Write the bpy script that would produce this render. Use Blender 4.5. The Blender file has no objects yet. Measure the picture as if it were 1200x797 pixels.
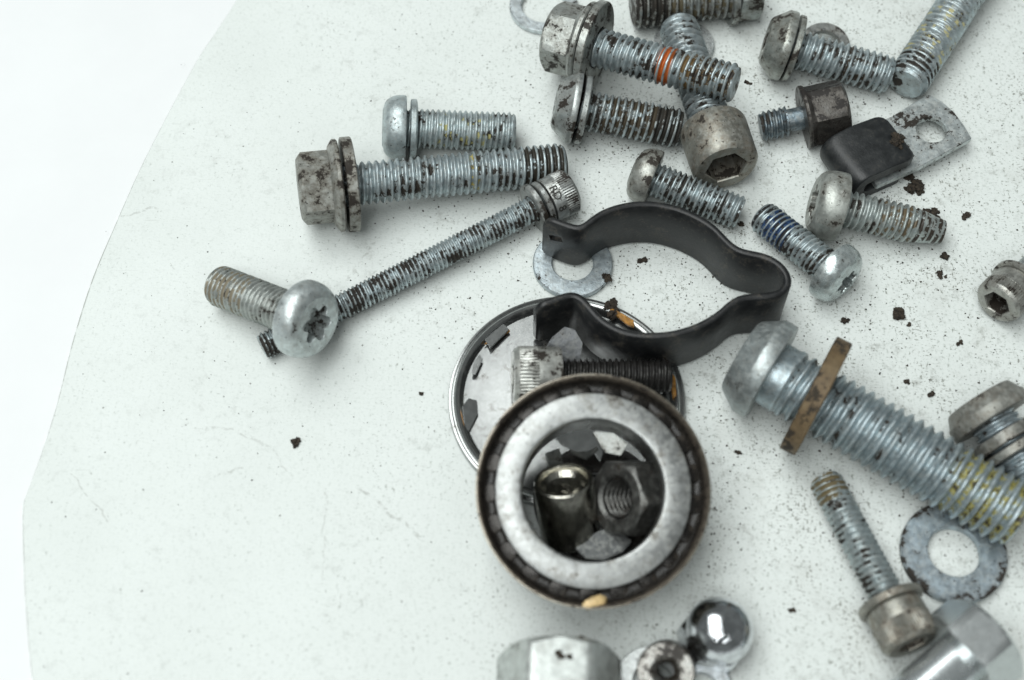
import bpy, bmesh, math, random
from mathutils import Vector, Matrix, noise as mnoise

# ------------------------------------------------------------------ camera, world, lights, exposure
SC = bpy.context.scene
COL = SC.collection
DIST, ELEV, LENS = 0.245, math.radians(61), 50.0
FPX = 1200 * LENS / 36.0
CAM = Vector((0, -DIST * math.cos(ELEV), DIST * math.sin(ELEV)))
cd = bpy.data.cameras.new('camera'); cam = bpy.data.objects.new('camera', cd); COL.objects.link(cam)
cam.location = CAM; cam.rotation_euler = (math.pi / 2 - ELEV, 0, 0)
cd.lens = LENS; cd.sensor_width = 36; cd.sensor_fit = 'HORIZONTAL'
cd.clip_start = 0.005; cd.clip_end = 20
cd.dof.use_dof = True; cd.dof.focus_distance = 0.2545; cd.dof.aperture_fstop = 13.0; cd.dof.aperture_blades = 7
SC.camera = cam

w = bpy.data.worlds.new('World'); SC.world = w; w.use_nodes = True
bg = w.node_tree.nodes['Background']
bg.inputs[0].default_value = (0.93, 1.0, 0.985, 1); bg.inputs[1].default_value = 0.16

def area(name, loc, target, sx, sy, power, color=(0.965, 1.0, 0.99)):
    l = bpy.data.lights.new(name, 'AREA'); l.shape = 'RECTANGLE'; l.size = sx; l.size_y = sy
    l.energy = power; l.color = color
    o = bpy.data.objects.new(name, l); COL.objects.link(o)
    o.location = loc
    o.rotation_euler = (Vector(target) - Vector(loc)).to_track_quat('-Z', 'Y').to_euler()
    return o
area('softbox_lamp', (-0.27, 0.0, 0.86), (0.0, 0.0, 0), 1.25, 0.56, 10.5)
for (x, y) in ((-0.12, -0.40), (0.07, -0.40), (-0.16, -0.62), (0.30, -0.56), (0.22, -0.70)):
    area('ceiling_lamp', (x, y, 0.60), (0.02, -0.02, 0), 0.055, 0.045, 0.15)

SC.view_settings.view_transform = 'Standard'; SC.view_settings.look = 'None'
SC.view_settings.exposure = 0.0; SC.view_settings.gamma = 1.0; SC.view_settings.use_curve_mapping = False
SC.render.engine = 'CYCLES'
SC.cycles.use_denoising = True
SC.cycles.max_bounces = 6; SC.cycles.caustics_reflective = False; SC.cycles.caustics_refractive = False

# ------------------------------------------------------------------ helpers
U = 0.001                                            # everything below is written in millimetres
rnd = random.Random(7)
def P(px, py, z=0.0):
    """the point of the place at height z (mm) seen at photo position (px, py); in mm"""
    u = (px - 600) / FPX; v = -(py - 398.5) / FPX
    f = Vector((0, math.cos(ELEV), -math.sin(ELEV))); up = Vector((0, math.sin(ELEV), math.cos(ELEV)))
    d = Vector((u, 0, 0)) + v * up + f
    t = (z * U - CAM.z) / d.z
    return (CAM + d * t) / U

def tag(o, label=None, cat=None, group=None, kind=None):
    if label: o['label'] = label
    if cat: o['category'] = cat
    if group: o['group'] = group
    if kind: o['kind'] = kind
    return o

def empty(name, loc_mm, rot=None):
    o = bpy.data.objects.new(name, None); COL.objects.link(o)
    o.empty_display_size = 0.004
    m = Matrix.Translation(Vector(loc_mm) * U)
    if rot is not None: m = m @ rot.to_4x4()
    o.matrix_world = m
    return o

def mesh(name, verts, faces, mat, parent=None, smooth=40, attrs=None):
    me = bpy.data.meshes.new(name)
    me.from_pydata([(v[0] * U, v[1] * U, v[2] * U) for v in verts], [], faces)
    me.validate(); me.update()
    if attrs:
        for k, vals in attrs.items():
            a = me.attributes.new(k, 'FLOAT', 'POINT'); a.data.foreach_set('value', vals)
    if smooth:
        me.shade_smooth()
        me.set_sharp_from_angle(angle=math.radians(smooth))
    me.materials.append(mat)
    o = bpy.data.objects.new(name, me); COL.objects.link(o)
    if parent: o.parent = parent
    return o

def lathe(rings, n=64, closed=False, cap0=False, cap1=False):
    """rings of (x, radius or f(theta)[, groove]) round the local X axis"""
    V, F, G, S = [], [], [], []
    x0, x1 = rings[0][0], rings[-1][0]
    for rg in rings:
        x, r = rg[0], rg[1]
        g = rg[2] if len(rg) > 2 else 0.0
        for i in range(n):
            th = 2 * math.pi * i / n
            if callable(r):
                q = r(th)
                if isinstance(q, tuple): rr, gg = q
                else: rr, gg = q, g
            else: rr, gg = r, g
            V.append((x, rr * math.sin(th), rr * math.cos(th))); G.append(gg)
            S.append((x - x0) / (x1 - x0) if x1 != x0 else 0.0)
    m = len(rings)
    for j in range(m if closed else m - 1):
        a = j * n; b = ((j + 1) % m) * n
        for i in range(n):
            k = (i + 1) % n
            F.append((a + i, a + k, b + k, b + i))
    if cap0:
        V.append((rings[0][0], 0, 0)); G.append(G[0]); S.append(0.0); c = len(V) - 1
        for i in range(n): F.append((c, (i + 1) % n, i))
    if cap1:
        V.append((rings[-1][0], 0, 0)); G.append(G[(m - 1) * n]); S.append(1.0); c = len(V) - 1; a = (m - 1) * n
        for i in range(n): F.append((c, a + i, a + (i + 1) % n))
    return V, F, {'groove': G, 'axial': S}

def hexf(ap, rot=0.0):
    def f(th):
        a = (th + rot) % (math.pi / 3) - math.pi / 6
        return ap / math.cos(a)
    return f
def torxf(r):
    return lambda th: r * (0.84 + 0.16 * math.cos(6 * th) - 0.02 * math.cos(12 * th))
def minf(f, r):
    return lambda th: min(f(th), r)
def scalef(f, s):
    return (lambda th: f(th) * s) if callable(f) else f * s

# ------------------------------------------------------------------ materials
class NT:
    def __init__(s, name):
        s.m = bpy.data.materials.new(name); s.m.use_nodes = True; s.t = s.m.node_tree
        s.b = s.t.nodes['Principled BSDF']
    def n(s, typ, **kw):
        nd = s.t.nodes.new(typ)
        for k, v in kw.items(): setattr(nd, k, v)
        return nd
    def put(s, sock, v):
        if isinstance(v, bpy.types.NodeSocket): s.t.links.new(v, sock)
        elif v is not None:
            if hasattr(sock.default_value, '__len__') and not hasattr(v, '__len__'): v = (v, v, v)
            if hasattr(v, '__len__') and len(sock.default_value) == 4 and len(v) == 3: v = (*v, 1)
            sock.default_value = v
    def math(s, op, a, b=None, c=None, clamp=False):
        nd = s.n('ShaderNodeMath', operation=op); nd.use_clamp = clamp
        s.put(nd.inputs[0], a); s.put(nd.inputs[1], b)
        if c is not None: s.put(nd.inputs[2], c)
        return nd.outputs[0]
    def vmath(s, op, a, b=None):
        nd = s.n('ShaderNodeVectorMath', operation=op); s.put(nd.inputs[0], a); s.put(nd.inputs[1], b)
        return nd.outputs['Value'] if op in ('LENGTH', 'DOT_PRODUCT', 'DISTANCE') else nd.outputs[0]
    def co(s, off=(0, 0, 0), scale=(1000, 1000, 1000)):
        tc = s.n('ShaderNodeTexCoord'); mp = s.n('ShaderNodeMapping')
        s.t.links.new(tc.outputs['Object'], mp.inputs['Vector'])
        mp.inputs['Location'].default_value = off; mp.inputs['Scale'].default_value = scale
        return mp.outputs[0]
    def noise(s, co, scale, detail=4, rough=0.6, dist=0.0):
        nd = s.n('ShaderNodeTexNoise'); s.t.links.new(co, nd.inputs['Vector'])
        nd.inputs['Scale'].default_value = scale; nd.inputs['Detail'].default_value = detail
        nd.inputs['Roughness'].default_value = rough; nd.inputs['Distortion'].default_value = dist
        return nd.outputs['Fac']
    def step(s, v, a, b, lo=0.0, hi=1.0):
        nd = s.n('ShaderNodeMapRange', interpolation_type='SMOOTHSTEP')
        s.put(nd.inputs['Value'], v); s.put(nd.inputs['From Min'], a); s.put(nd.inputs['From Max'], b)
        s.put(nd.inputs['To Min'], lo); s.put(nd.inputs['To Max'], hi)
        return nd.outputs[0]
    def mix(s, f, a, b):
        nd = s.n('ShaderNodeMix', data_type='RGBA')
        s.put(nd.inputs[0], f); s.put(nd.inputs[6], a); s.put(nd.inputs[7], b)
        return nd.outputs[2]
    def attr(s, name):
        return s.n('ShaderNodeAttribute', attribute_name=name).outputs['Fac']
    def bump(s, h, strength, dist):
        nd = s.n('ShaderNodeBump'); s.put(nd.inputs['Height'], h)
        nd.inputs['Strength'].default_value = strength; nd.inputs['Distance'].default_value = dist
        s.t.links.new(nd.outputs[0], s.b.inputs['Normal'])
    def out(s, col=None, rough=None, metal=None, spec=None):
        s.put(s.b.inputs['Base Color'], col); s.put(s.b.inputs['Roughness'], rough); s.put(s.b.inputs['Metallic'], metal)
        if spec is not None: s.put(s.b.inputs['Specular IOR Level'], spec)
        return s.m

SEED = [0]
def plated(name, tint=(0.50, 0.57, 0.59), dirt=0.4, brown=0.3, rough=0.40, metal=0.72, bands=(), oxide=0.35,
           dirtcol=(0.022, 0.017, 0.012), soil=0.0, bump=0.35, tv=1.0):
    """zinc-plated steel with oily grime that collects in the thread grooves"""
    SEED[0] += 1; k = SEED[0]
    t = NT(name)
    co = t.co((k * 13.7, k * 7.1, k * 3.3))
    big = t.noise(co, 0.30, 7, 0.74)
    tone = t.noise(co, 0.75, 3, 0.6)
    gr = t.attr('groove')
    v = t.math('ADD', big, t.math('MULTIPLY', gr, 0.085))
    thr = 0.668 - 0.22 * dirt - soil * 0.2
    dm = t.step(v, thr, thr + 0.014)
    bm_ = t.math('MULTIPLY', t.step(v, thr - 0.14, thr + 0.01), brown * 0.8)
    if dirt > 0:
        spk = t.noise(co, 2.3, 2, 0.5)
        dm = t.math('MAXIMUM', dm, t.step(spk, 0.70 - 0.06 * dirt, 0.72 - 0.06 * dirt))
    a = tuple(c * (1 - 0.18 * tv) for c in tint); b = tuple(min(1, c * (1 + 0.14 * tv)) for c in tint)
    col = t.mix(t.step(tone, 0.35, 0.65), a, b)
    ox = t.math('MULTIPLY', t.step(t.noise(co, 1.1, 5, 0.72), 0.47, 0.60), oxide)
    col = t.mix(ox, col, (0.40, 0.41, 0.385))
    col = t.mix(bm_, col, (0.115, 0.098, 0.072) if sum(tint) > 0.9 else tuple(c * q for c, q in zip(tint, (0.6, 0.5, 0.42))))
    met = t.math('MULTIPLY', t.math('SUBTRACT', 1.0, t.math('MULTIPLY', ox, 0.7)), metal)
    met = t.math('MULTIPLY', met, t.math('SUBTRACT', 1.0, t.math('MULTIPLY', bm_, 0.6)))
    col = t.mix(dm, col, dirtcol)
    met = t.math('MULTIPLY', met, t.math('SUBTRACT', 1.0, dm))
    if bands:
        ax = t.attr('axial')
        for (a0, a1, bc, amt, gmin) in bands:
            m = t.math('MULTIPLY', t.step(ax, a0 - 0.004, a0 + 0.004), t.math('SUBTRACT', 1.0, t.step(ax, a1 - 0.004, a1 + 0.004)))
            m = t.math('MULTIPLY', m, t.step(gr, gmin, gmin + 0.25))
            m = t.math('MULTIPLY', m, t.step(t.noise(co, 0.6, 3, 0.6), 0.60 - 0.32 * amt, 0.66 - 0.32 * amt))
            col = t.mix(m, col, bc)
            met = t.math('MULTIPLY', met, t.math('SUBTRACT', 1.0, t.math('MULTIPLY', m, 0.85)))
    rg = t.math('ADD', t.math('ADD', rough, t.math('MULTIPLY', ox, 0.25)), t.math('MULTIPLY', dm, 0.28))
    rg = t.math('ADD', rg, t.math('MULTIPLY', t.math('SUBTRACT', tone, 0.5), 0.25 * tv))
    t.bump(t.noise(co, 1.6, 3, 0.65), bump, 0.00014)
    return t.out(col, rg, met)

def simple(name, col, rough, metal=0.0, var=0.25, nscale=0.8, bump=0.2, dust=0.0, dustcol=(0.14, 0.12, 0.09)):
    SEED[0] += 1; k = SEED[0]
    t = NT(name); co = t.co((k * 5.1, k * 9.7, k))
    n1 = t.noise(co, nscale, 5, 0.6); n2 = t.noise(co, nscale * 6, 3, 0.6)
    c = t.mix(t.step(n1, 0.3, 0.7), tuple(x * (1 - var) for x in col), tuple(min(1, x * (1 + var)) for x in col))
    if dust: c = t.mix(t.math('MULTIPLY', t.step(t.math('ADD', t.math('MULTIPLY', n1, 0.6), t.math('MULTIPLY', n2, 0.4)), 0.52, 0.64), dust), c, dustcol)
    t.bump(t.math('ADD', n1, t.math('MULTIPLY', n2, 0.5)), bump, 0.0002)
    return t.out(c, t.math('ADD', rough, t.math('MULTIPLY', t.math('SUBTRACT', n1, 0.5), 0.35)), metal)

def board_material():
    t = NT('worn_white_board')
    co = t.co()
    base = t.mix(t.step(t.noise(co, 0.035, 4, 0.6), 0.3, 0.7), (0.715, 0.755, 0.73), (0.755, 0.795, 0.772))
    sx = t.n('ShaderNodeSeparateXYZ'); t.t.links.new(co, sx.inputs[0])
    # dirtier where the parts were tipped out (right), cleaner to the left
    zone = t.step(t.math('ADD', sx.outputs[0], t.math('MULTIPLY', t.noise(co, 0.05, 3, 0.6), 60)), -25, 75, 0.0, 1.0)
    # short scuffs: grain stretched one way, turned by a second direction
    c2 = t.co((3, 9, 0), (1000, 2100, 1000)); t.t.nodes[-1].inputs['Rotation'].default_value = (0, 0, 0.5)
    g1 = t.noise(c2, 1.35, 3, 0.6)
    c3 = t.co((30, 19, 0), (2100, 900, 1000)); t.t.nodes[-1].inputs['Rotation'].default_value = (0, 0, 0.25)
    g2 = t.noise(c3, 0.95, 3, 0.6)
    patch = t.noise(co, 0.12, 4, 0.65)
    mott = t.math('ADD', t.math('MULTIPLY', g1, 0.5), t.math('MULTIPLY', g2, 0.5))
    base = t.mix(t.math('MULTIPLY', t.step(mott, 0.50, 0.66), t.math('ADD', 0.25, t.math('MULTIPLY', zone, 0.45))), base, (0.42, 0.46, 0.42))
    lvl = t.math('SUBTRACT', 0.70, t.math('ADD', t.math('MULTIPLY', zone, 0.055), t.math('MULTIPLY', t.step(patch, 0.42, 0.68), 0.075)))
    m1 = t.step(g1, lvl, t.math('ADD', lvl, 0.05))
    m2 = t.step(g2, t.math('ADD', lvl, 0.005), t.math('ADD', lvl, 0.06))
    m = t.math('MAXIMUM', m1, m2)
    col = t.mix(t.math('MULTIPLY', m, t.math('ADD', 0.30, t.math('MULTIPLY', zone, 0.35))), base, (0.12, 0.115, 0.09))
    # pin-prick specks
    vo = t.n('ShaderNodeTexVoronoi'); t.t.links.new(co, vo.inputs['Vector']); vo.inputs['Scale'].default_value = 0.7
    sel = t.n('ShaderNodeSeparateColor'); t.t.links.new(vo.outputs['Color'], sel.inputs[0])
    rad = t.math('MULTIPLY', t.step(sel.outputs[0], t.math('SUBTRACT', 0.80, t.math('MULTIPLY', zone, 0.25)), 1.0), 0.12)
    sp = t.math('LESS_THAN', vo.outputs['Distance'], rad)
    col = t.mix(t.math('MULTIPLY', sp, 0.65), col, (0.05, 0.04, 0.03))
    # grey rubbed-in smudges, in ragged clusters
    smu = t.noise(co, 0.33, 8, 0.78)
    clus = t.step(t.noise(co, 0.045, 3, 0.6), 0.40, 0.62)
    sm = t.math('MULTIPLY', t.step(smu, 0.52, 0.66), t.math('MULTIPLY', t.math('ADD', 0.30, clus), t.math('ADD', 0.16, t.math('MULTIPLY', zone, 0.26))))
    col = t.mix(sm, col, (0.27, 0.28, 0.25))
    # hair-fine rubbing marks along two directions
    for rot, off in ((0.62, 5.0), (-0.9, 41.0)):
        cs = t.co((off, off, 0), (160, 4200, 1000)); t.t.nodes[-1].inputs['Rotation'].default_value = (0, 0, rot)
        hs = t.step(t.noise(cs, 0.7, 2, 0.5), 0.70, 0.78)
        col = t.mix(t.math('MULTIPLY', hs, t.math('ADD', 0.10, t.math('MULTIPLY', clus, 0.22))), col, (0.30, 0.31, 0.28))
    # oily film round the pile of parts
    film = t.math('MULTIPLY', t.step(t.noise(co, 0.07, 5, 0.65), 0.5, 0.72), t.math('MULTIPLY', zone, 0.22))
    col = t.mix(film, col, (0.36, 0.36, 0.32))
    # single scratches with grime in them
    wob = t.math('MULTIPLY', t.math('SUBTRACT', t.noise(co, 0.12, 3, 0.6), 0.5), 6.0)
    brk = t.step(t.noise(co, 0.9, 3, 0.7), 0.42, 0.56)
    for (p0, p1, wd, a) in SCR:
        A = P(*p0); B = P(*p1)
        d = B - A; L = d.length; d = d / L; nrm = Vector((-d.y, d.x, 0))
        dist = t.math('ABSOLUTE', t.math('ADD', t.math('SUBTRACT', t.vmath('DOT_PRODUCT', co, tuple(nrm)), A.dot(nrm)), wob))
        al = t.math('DIVIDE', t.math('SUBTRACT', t.vmath('DOT_PRODUCT', co, tuple(d)), A.dot(d)), L)
        on = t.math('MULTIPLY', t.step(al, 0.0, 0.05), t.math('SUBTRACT', 1.0, t.step(al, 0.93, 1.0)))
        ln = t.math('MULTIPLY', t.math('SUBTRACT', 1.0, t.step(dist, wd * 0.4, wd)), on)
        col = t.mix(t.math('MULTIPLY', t.math('MULTIPLY', ln, brk), a * 0.45), col, (0.16, 0.15, 0.12))
    eg = t.math('MULTIPLY', t.attr('groove'), t.step(t.noise(co, 0.35, 4, 0.7), 0.30, 0.55))
    col = t.mix(t.math('MULTIPLY', eg, 0.9), col, (0.20, 0.21, 0.18))  # edge line: dirt, with the edge's soft shadow painted into the same colour
    t.bump(t.noise(c2, 1.2, 3, 0.65), 0.5, 0.0002)
    return t.out(col, 0.62, 0.0, 0.35)
SCR = [((420, 570), (500, 635), 0.35, 0.7), ((285, 505), (345, 560), 0.3, 0.45), ((80, 555), (130, 612), 0.22, 0.6),
       ((378, 570), (380, 690), 0.22, 0.45), ((240, 500), (300, 515), 0.3, 0.5), ((490, 250), (620, 275), 0.35, 0.5),
       ((405, 330), (445, 275), 0.25, 0.5), ((250, 560), (285, 545), 0.3, 0.6), ((140, 255), (185, 243), 0.3, 0.6),
       ((390, 20), (400, 90), 0.2, 0.35), ((600, 470), (610, 480), 0.2, 0.2)]

M_BOARD = board_material()
M_BACK = simple('white_backdrop', (0.80, 0.815, 0.82), 0.75, 0, 0.015, 0.05, 0.05)
M_DIRT = simple('dry_dirt', (0.034, 0.026, 0.018), 0.9, 0, 0.75, 2.0, 0.6)
M_RUBBER = simple('black_rubber', (0.015, 0.017, 0.018), 0.42, 0, 0.3, 0.5, 0.35, 0.12)
M_CLIP = simple('black_painted_steel', (0.011, 0.012, 0.013), 0.44, 0.0, 0.35, 0.45, 0.35, 0.6, (0.085, 0.074, 0.058))
M_AMBER = simple('dried_amber_sealant', (0.36, 0.17, 0.025), 0.25, 0, 0.45, 0.9, 0.3)
M_BONE = simple('pale_amber_chip', (0.62, 0.45, 0.22), 0.35, 0, 0.3, 0.9, 0.3)
M_CAGE = plated('greasy_dark_steel', (0.16, 0.14, 0.115), 0.55, 0.5, 0.34, 0.8, (), 0.0)
M_ROLL = plated('greasy_roller_steel', (0.03, 0.028, 0.026), 0.6, 0.3, 0.25, 0.7, (), 0.0)
M_RACE = plated('ground_bearing_steel', (0.33, 0.34, 0.335), 0.10, 0.8, 0.36, 0.80, (), 0.35, bump=0.12)
M_BORE = plated('oily_shaded_bore_steel', (0.22, 0.23, 0.22), 0.45, 0.4, 0.30, 0.8, (), 0.15)  # oily steel, tinted darker than the race for the shade inside the bore
M_GREASE = simple('black_grease', (0.012, 0.010, 0.008), 0.30, 0, 0.4, 0.9, 0.6, 0.12, (0.06, 0.045, 0.03))
M_RUST = plated('brown_rusty_steel', (0.165, 0.118, 0.062), 0.60, 0.6, 0.6, 0.1, (), 0.0, (0.035, 0.027, 0.018))
M_CHROME = plated('polished_chrome', (0.62, 0.64, 0.66), -0.4, 0.0, 0.10, 1.0, (), 0.0)
M_LETTER_SHADE = simple('dark_lettering', (0.05, 0.05, 0.045), 0.5, 0.3, 0.3, 1.5, 0.2)  # raised metal letters, the shade on their strokes put into a dark colour
M_PLATE = plated('thin_shiny_plate', (0.36, 0.37, 0.365), 0.0, 0.5, 0.20, 0.95, (), 0.03, bump=0.02, tv=0.3)
M_NICKEL = plated('warm_nickel', (0.50, 0.485, 0.43), 0.0, 0.25, 0.17, 1.0, (), 0.0)
M_DARKNUT = plated('dark_oiled_steel', (0.10, 0.10, 0.095), 0.3, 0.3, 0.38, 0.8, (), 0.2)

# ------------------------------------------------------------------ the surface
def catmull(ps, sub=8):
    out = []
    n = len(ps)
    for i in range(n - 1):
        p0 = ps[max(0, i - 1)]; p1 = ps[i]; p2 = ps[i + 1]; p3 = ps[min(n - 1, i + 2)]
        for k in range(sub):
            t = k / sub
            out.append(0.5 * ((2 * p1) + (p2 - p0) * t + (2 * p0 - 5 * p1 + 4 * p2 - p3) * t * t + (3 * p1 - p0 - 3 * p2 + p3) * t ** 3))
    out.append(ps[-1].copy())
    return out
def sheet(name, pts, z, thick, mat, inset=0.35):
    n = len(pts)
    cx = sum(p.x for p in pts) / n; cy = sum(p.y for p in pts) / n
    ins = []
    for p in pts:
        d = Vector((cx - p.x, cy - p.y, 0)).normalized(); ins.append(p + d * inset)
    V = [(p.x, p.y, z) for p in ins] + [(p.x, p.y, z - 0.12) for p in pts] + [(p.x, p.y, z - thick) for p in pts]
    F = [tuple(range(n))]
    for a, b in ((0, n), (n, 2 * n)):
        for i in range(n):
            k = (i + 1) % n
            F.append((a + i, b + i, b + k, a + k))
    return mesh(name, V, F, mat, None, 0, {'groove': [0.0] * n + [1.0] * (2 * n)})

edge_px = [(310, -60), (277, 0), (255, 34), (233, 67), (213, 103), (187, 152), (163, 200), (135, 263), (108, 327), (85, 400),
           (67, 472), (50, 527), (33, 574), (28, 588), (26.5, 606), (27, 640), (30, 709), (38, 797), (55, 880)]
EDGE = [P(x, y, 0) for x, y in edge_px]
pts = catmull(EDGE, 6)
pts += [Vector((-40, -110, 0)), Vector((40, -130, 0)), Vector((120, -110, 0)), Vector((150, -20, 0)), Vector((150, 90, 0)), Vector((70, 130, 0)), Vector((-20, 125, 0))]
pts = pts[::1]
brd = sheet('board', pts[::-1] if False else pts, 0.0, 0.7, M_BOARD)
bmx = bmesh.new(); bmx.from_mesh(brd.data); bmesh.ops.recalc_face_normals(bmx, faces=bmx.faces); bmx.to_mesh(brd.data); bmx.free()
tag(brd, 'worn white board with scuffs, specks and a grimy cut edge darkened by painted shadow', kind='structure')
bk = mesh('backdrop', [(-1500, -1500, -0.72), (1500, -1500, -0.72), (1500, 1500, -0.72), (-1500, 1500, -0.72)], [(0, 1, 2, 3)], M_BACK, None, 0)
tag(bk, 'plain bright white backdrop under the board', kind='structure')

# ------------------------------------------------------------------ fasteners
def frame(A, B, roll=0.0):
    X = (B - A).normalized()
    Z = Vector((0, 0, 1)); Z = (Z - X * Z.dot(X)).normalized()
    Y = Z.cross(X)
    R = Matrix((X, Y, Z)).transposed()
    return R @ Matrix.Rotation(roll, 3, 'X')

def thread_mesh(x0, L, d, p, plain=0.0, n=44, taper=0.0, neck=None, depth=0.50):
    """a shank along X with a real helical thread"""
    R = d / 2; dep = depth * p
    rings = []
    if plain > 0:
        rn = neck / 2 if neck else R - dep * 0.25
        rings += [(x0, rn), (x0 + plain - 0.15, rn), (x0 + plain, rn)]
        x0 = x0 + plain + 0.02
    step = p / 8.0
    m = max(4, int((L - x0) / step))
    cham = dep * 1.3
    for j in range(m + 1):
        x = x0 + (L - x0) * j / m
        lim = R
        if x > L - cham: lim = R - (x - (L - cham)) / cham * dep * 1.05
        if taper and x > L - taper: lim = min(lim, R - (x - (L - taper)) / taper * R * 0.38)
        fin = min(1.0, (x - x0) / (p * 0.8)) if plain else 1.0
        def rf(th, x=x, lim=lim, fin=fin):
            ph = (x / p - th / (2 * math.pi)) % 1.0
            tri = abs(ph * 2 - 1)                       # 1 at the crest line, 0 in the groove
            g = 1 - min(1.0, max(0.0, (tri - 0.18) / 0.62))
            q3 = Vector((x * 1.1, 2.2 * math.sin(th), 2.2 * math.cos(th) + R))
            wob = 0.09 * p * mnoise.noise(q3) * (1 - g) - 0.28 * p * max(0.0, mnoise.noise(q3 * 1.7) - 0.42) * (1 - g)
            return min(R - dep * g * fin + wob, lim), g
        rings.append((x, rf))
    return lathe(rings, n, cap1=True)

def head_parts(h, d):
    """(part name, rings, n, caps) for the head; x = 0 is the outer face"""
    k = h['k']; kind = h['kind']; R = h.get('R', 6.0); res = []
    if kind == 'button':
        dr = h.get('drive', 0.42) * R; df = torxf(dr); fl = max(h.get('flat', 0.56) * R, dr * 1.06)
        rings = [(0.12, df), (0, scalef(df, 1.03)), (0, fl), (0.05 * k, fl + (R - fl) * 0.16)]
        if h.get('bevel'):
            rings += [(h['bevel'] * k - 0.25, R - 0.35), (h['bevel'] * k, R - 0.1), (h['bevel'] * k + 0.2, R)]
        else:
          for u in (0.2, 0.4, 0.6, 0.8, 1.0):
            a = u * math.pi / 2
            rings.append((0.05 * k + 0.68 * k * (1 - math.cos(a)), fl + (R - fl) * (0.16 + 0.84 * math.sin(a))))
        rings += [(0.93 * k, R), (0.985 * k, R * 0.985), (k, R * 0.95), (k, d * 0.4)]
        res.append(('head', rings, 72, False, False))
        res.append(('drive_recess', [(0.12, df), (0.5 * k, scalef(df, 0.92)), (0.58 * k, scalef(df, 0.5))], 72, False, True))
    elif kind == 'socket':
        ap = h.get('ap', 0.46 * R); hf = hexf(ap); kn = h.get('knurl', True)
        def knf(a):
            return lambda th: (R * (1 - a * (0.5 + 0.5 * math.cos(56 * th))), 0.9 * (0.5 + 0.5 * math.cos(56 * th)))
        rings = [(0.25, hf), (0.0, scalef(hf, 1.05)), (0, 0.86 * R), (0.05 * k, 0.93 * R), (0.10 * k, 0.965 * R)]
        if kn: rings += [(0.11 * k, knf(0.035)), (h.get('kend', 0.6) * k, knf(0.035)), (h.get('kend', 0.6) * k + 0.05, R * 0.985)]
        rings += [(0.94 * k, R * 0.985), (k, R * 0.96), (k, d * 0.4)]
        res.append(('head', rings, 224 if kn else 72, False, False))
        res.append(('drive_recess', [(0.25, hf), (0.62 * k, hf), (0.72 * k, scalef(hf, 0.3))], 48, False, True))
    elif kind == 'hex':
        ap = h['af'] / 2; hf = hexf(ap); ch = ap * 0.16
        fr = h.get('fR', 0); ft = h.get('ft', 1.2); kk = k - (ft + 0.9 if fr else 0)
        rings = []
        if h.get('dish'): rings += [(0.5, 0.01), (0.45, ap * 0.7), (0.0, ap * 0.82)]
        rings += [(0.0, ap * 0.93)]
        for u in (0.15, 0.35, 0.6, 0.85, 1.0):
            rings.append((ch * u, minf(hf, ap * (0.94 + 0.225 * u))))
        rings.append((kk * 0.97, hf))
        if fr:
            fdir = lambda q: (lambda th: max(hf(th), fr * q))
            rings += [(kk, hf), (kk + 0.25, fdir(0.86)), (kk + 0.85, fr * 0.97 if fr * 0.97 > ap * 1.16 else fdir(0.97)), (kk + 1.1, fr), (k - 0.25, fr), (k, fr * 0.97)]
        else:
            if h.get('both'):
                for u in (1.0, 0.85, 0.6, 0.35, 0.15): rings.append((k - ch * u, minf(hf, ap * (0.94 + 0.225 * u))))
            rings += [(k, minf(hf, ap * 1.1) if not h.get('both') else ap * 0.93)]
        rings += [(k, d * 0.4)]
        res.append(('head', rings, 72, not h.get('dish'), False))
    return res

def ring_mesh(x, t, Ro, Ri, dish=0.0, n=72, wob=0.0, eg=0.2):
    c = min(0.18, t * 0.2)
    def W(r):
        if not wob: return r
        return lambda th: r + wob * (math.sin(3 * th + 1) * 0.6 + math.sin(7 * th) * 0.4)
    md = Ri + (Ro - Ri) * 0.62
    rings = [(x + dish, Ri + c), (x + dish * 0.5, md), (x + c * 0.3, W(Ro - c * 1.4), eg), (x + c, W(Ro), eg), (x + t - c, W(Ro), eg), (x + t, W(Ro - c), eg), (x + t + dish * 0.5, md), (x + t + dish, Ri + c), (x + t + dish - c, Ri), (x + dish + c, Ri)]
    return lathe(rings, n, closed=True)

def bolt(name, label, A, B, d, p, head, mat, washers=(), roll=0.0, plain=0.0, neck=None, taper=0.0, group=None, hmat=None, wmat=None, cat='bolt', extra_len=0.0):
    a = P(*A); b = P(*B); L = (b - a).length + extra_len
    root = empty(name, a, frame(a, b, roll)); tag(root, label, cat, group)
    hp = None
    for (nm, rings, n, c0, c1) in head_parts(head, d):
        V, F, at = lathe(rings, n, cap0=c0, cap1=c1)
        if nm == 'drive_recess':
            F = [f[::-1] for f in F]; at['groove'] = [1.0] * len(V)
            mesh(nm, V, F, hmat or mat, hp or root, 35, at)
        else:
            hp = mesh(nm, V, F, hmat or mat, root, 32, at)
    x0 = head['k'] - 0.05
    V, F, at = thread_mesh(x0, L, d, p, plain, taper=taper, neck=neck)
    mesh('threaded_shank', V, F, mat, root, 50, at)
    for wq in washers:
        (x, t, Ro) = wq[:3]; dish = wq[3] if len(wq) > 3 else 0.0
        V, F, at = ring_mesh(x, t, Ro, d / 2 + 0.15, dish)
        mesh('washer', V, F, wmat or hmat or mat, root, 35, at)
    return root, hp, L

ZINC = (0.43, 0.50, 0.52)
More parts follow.
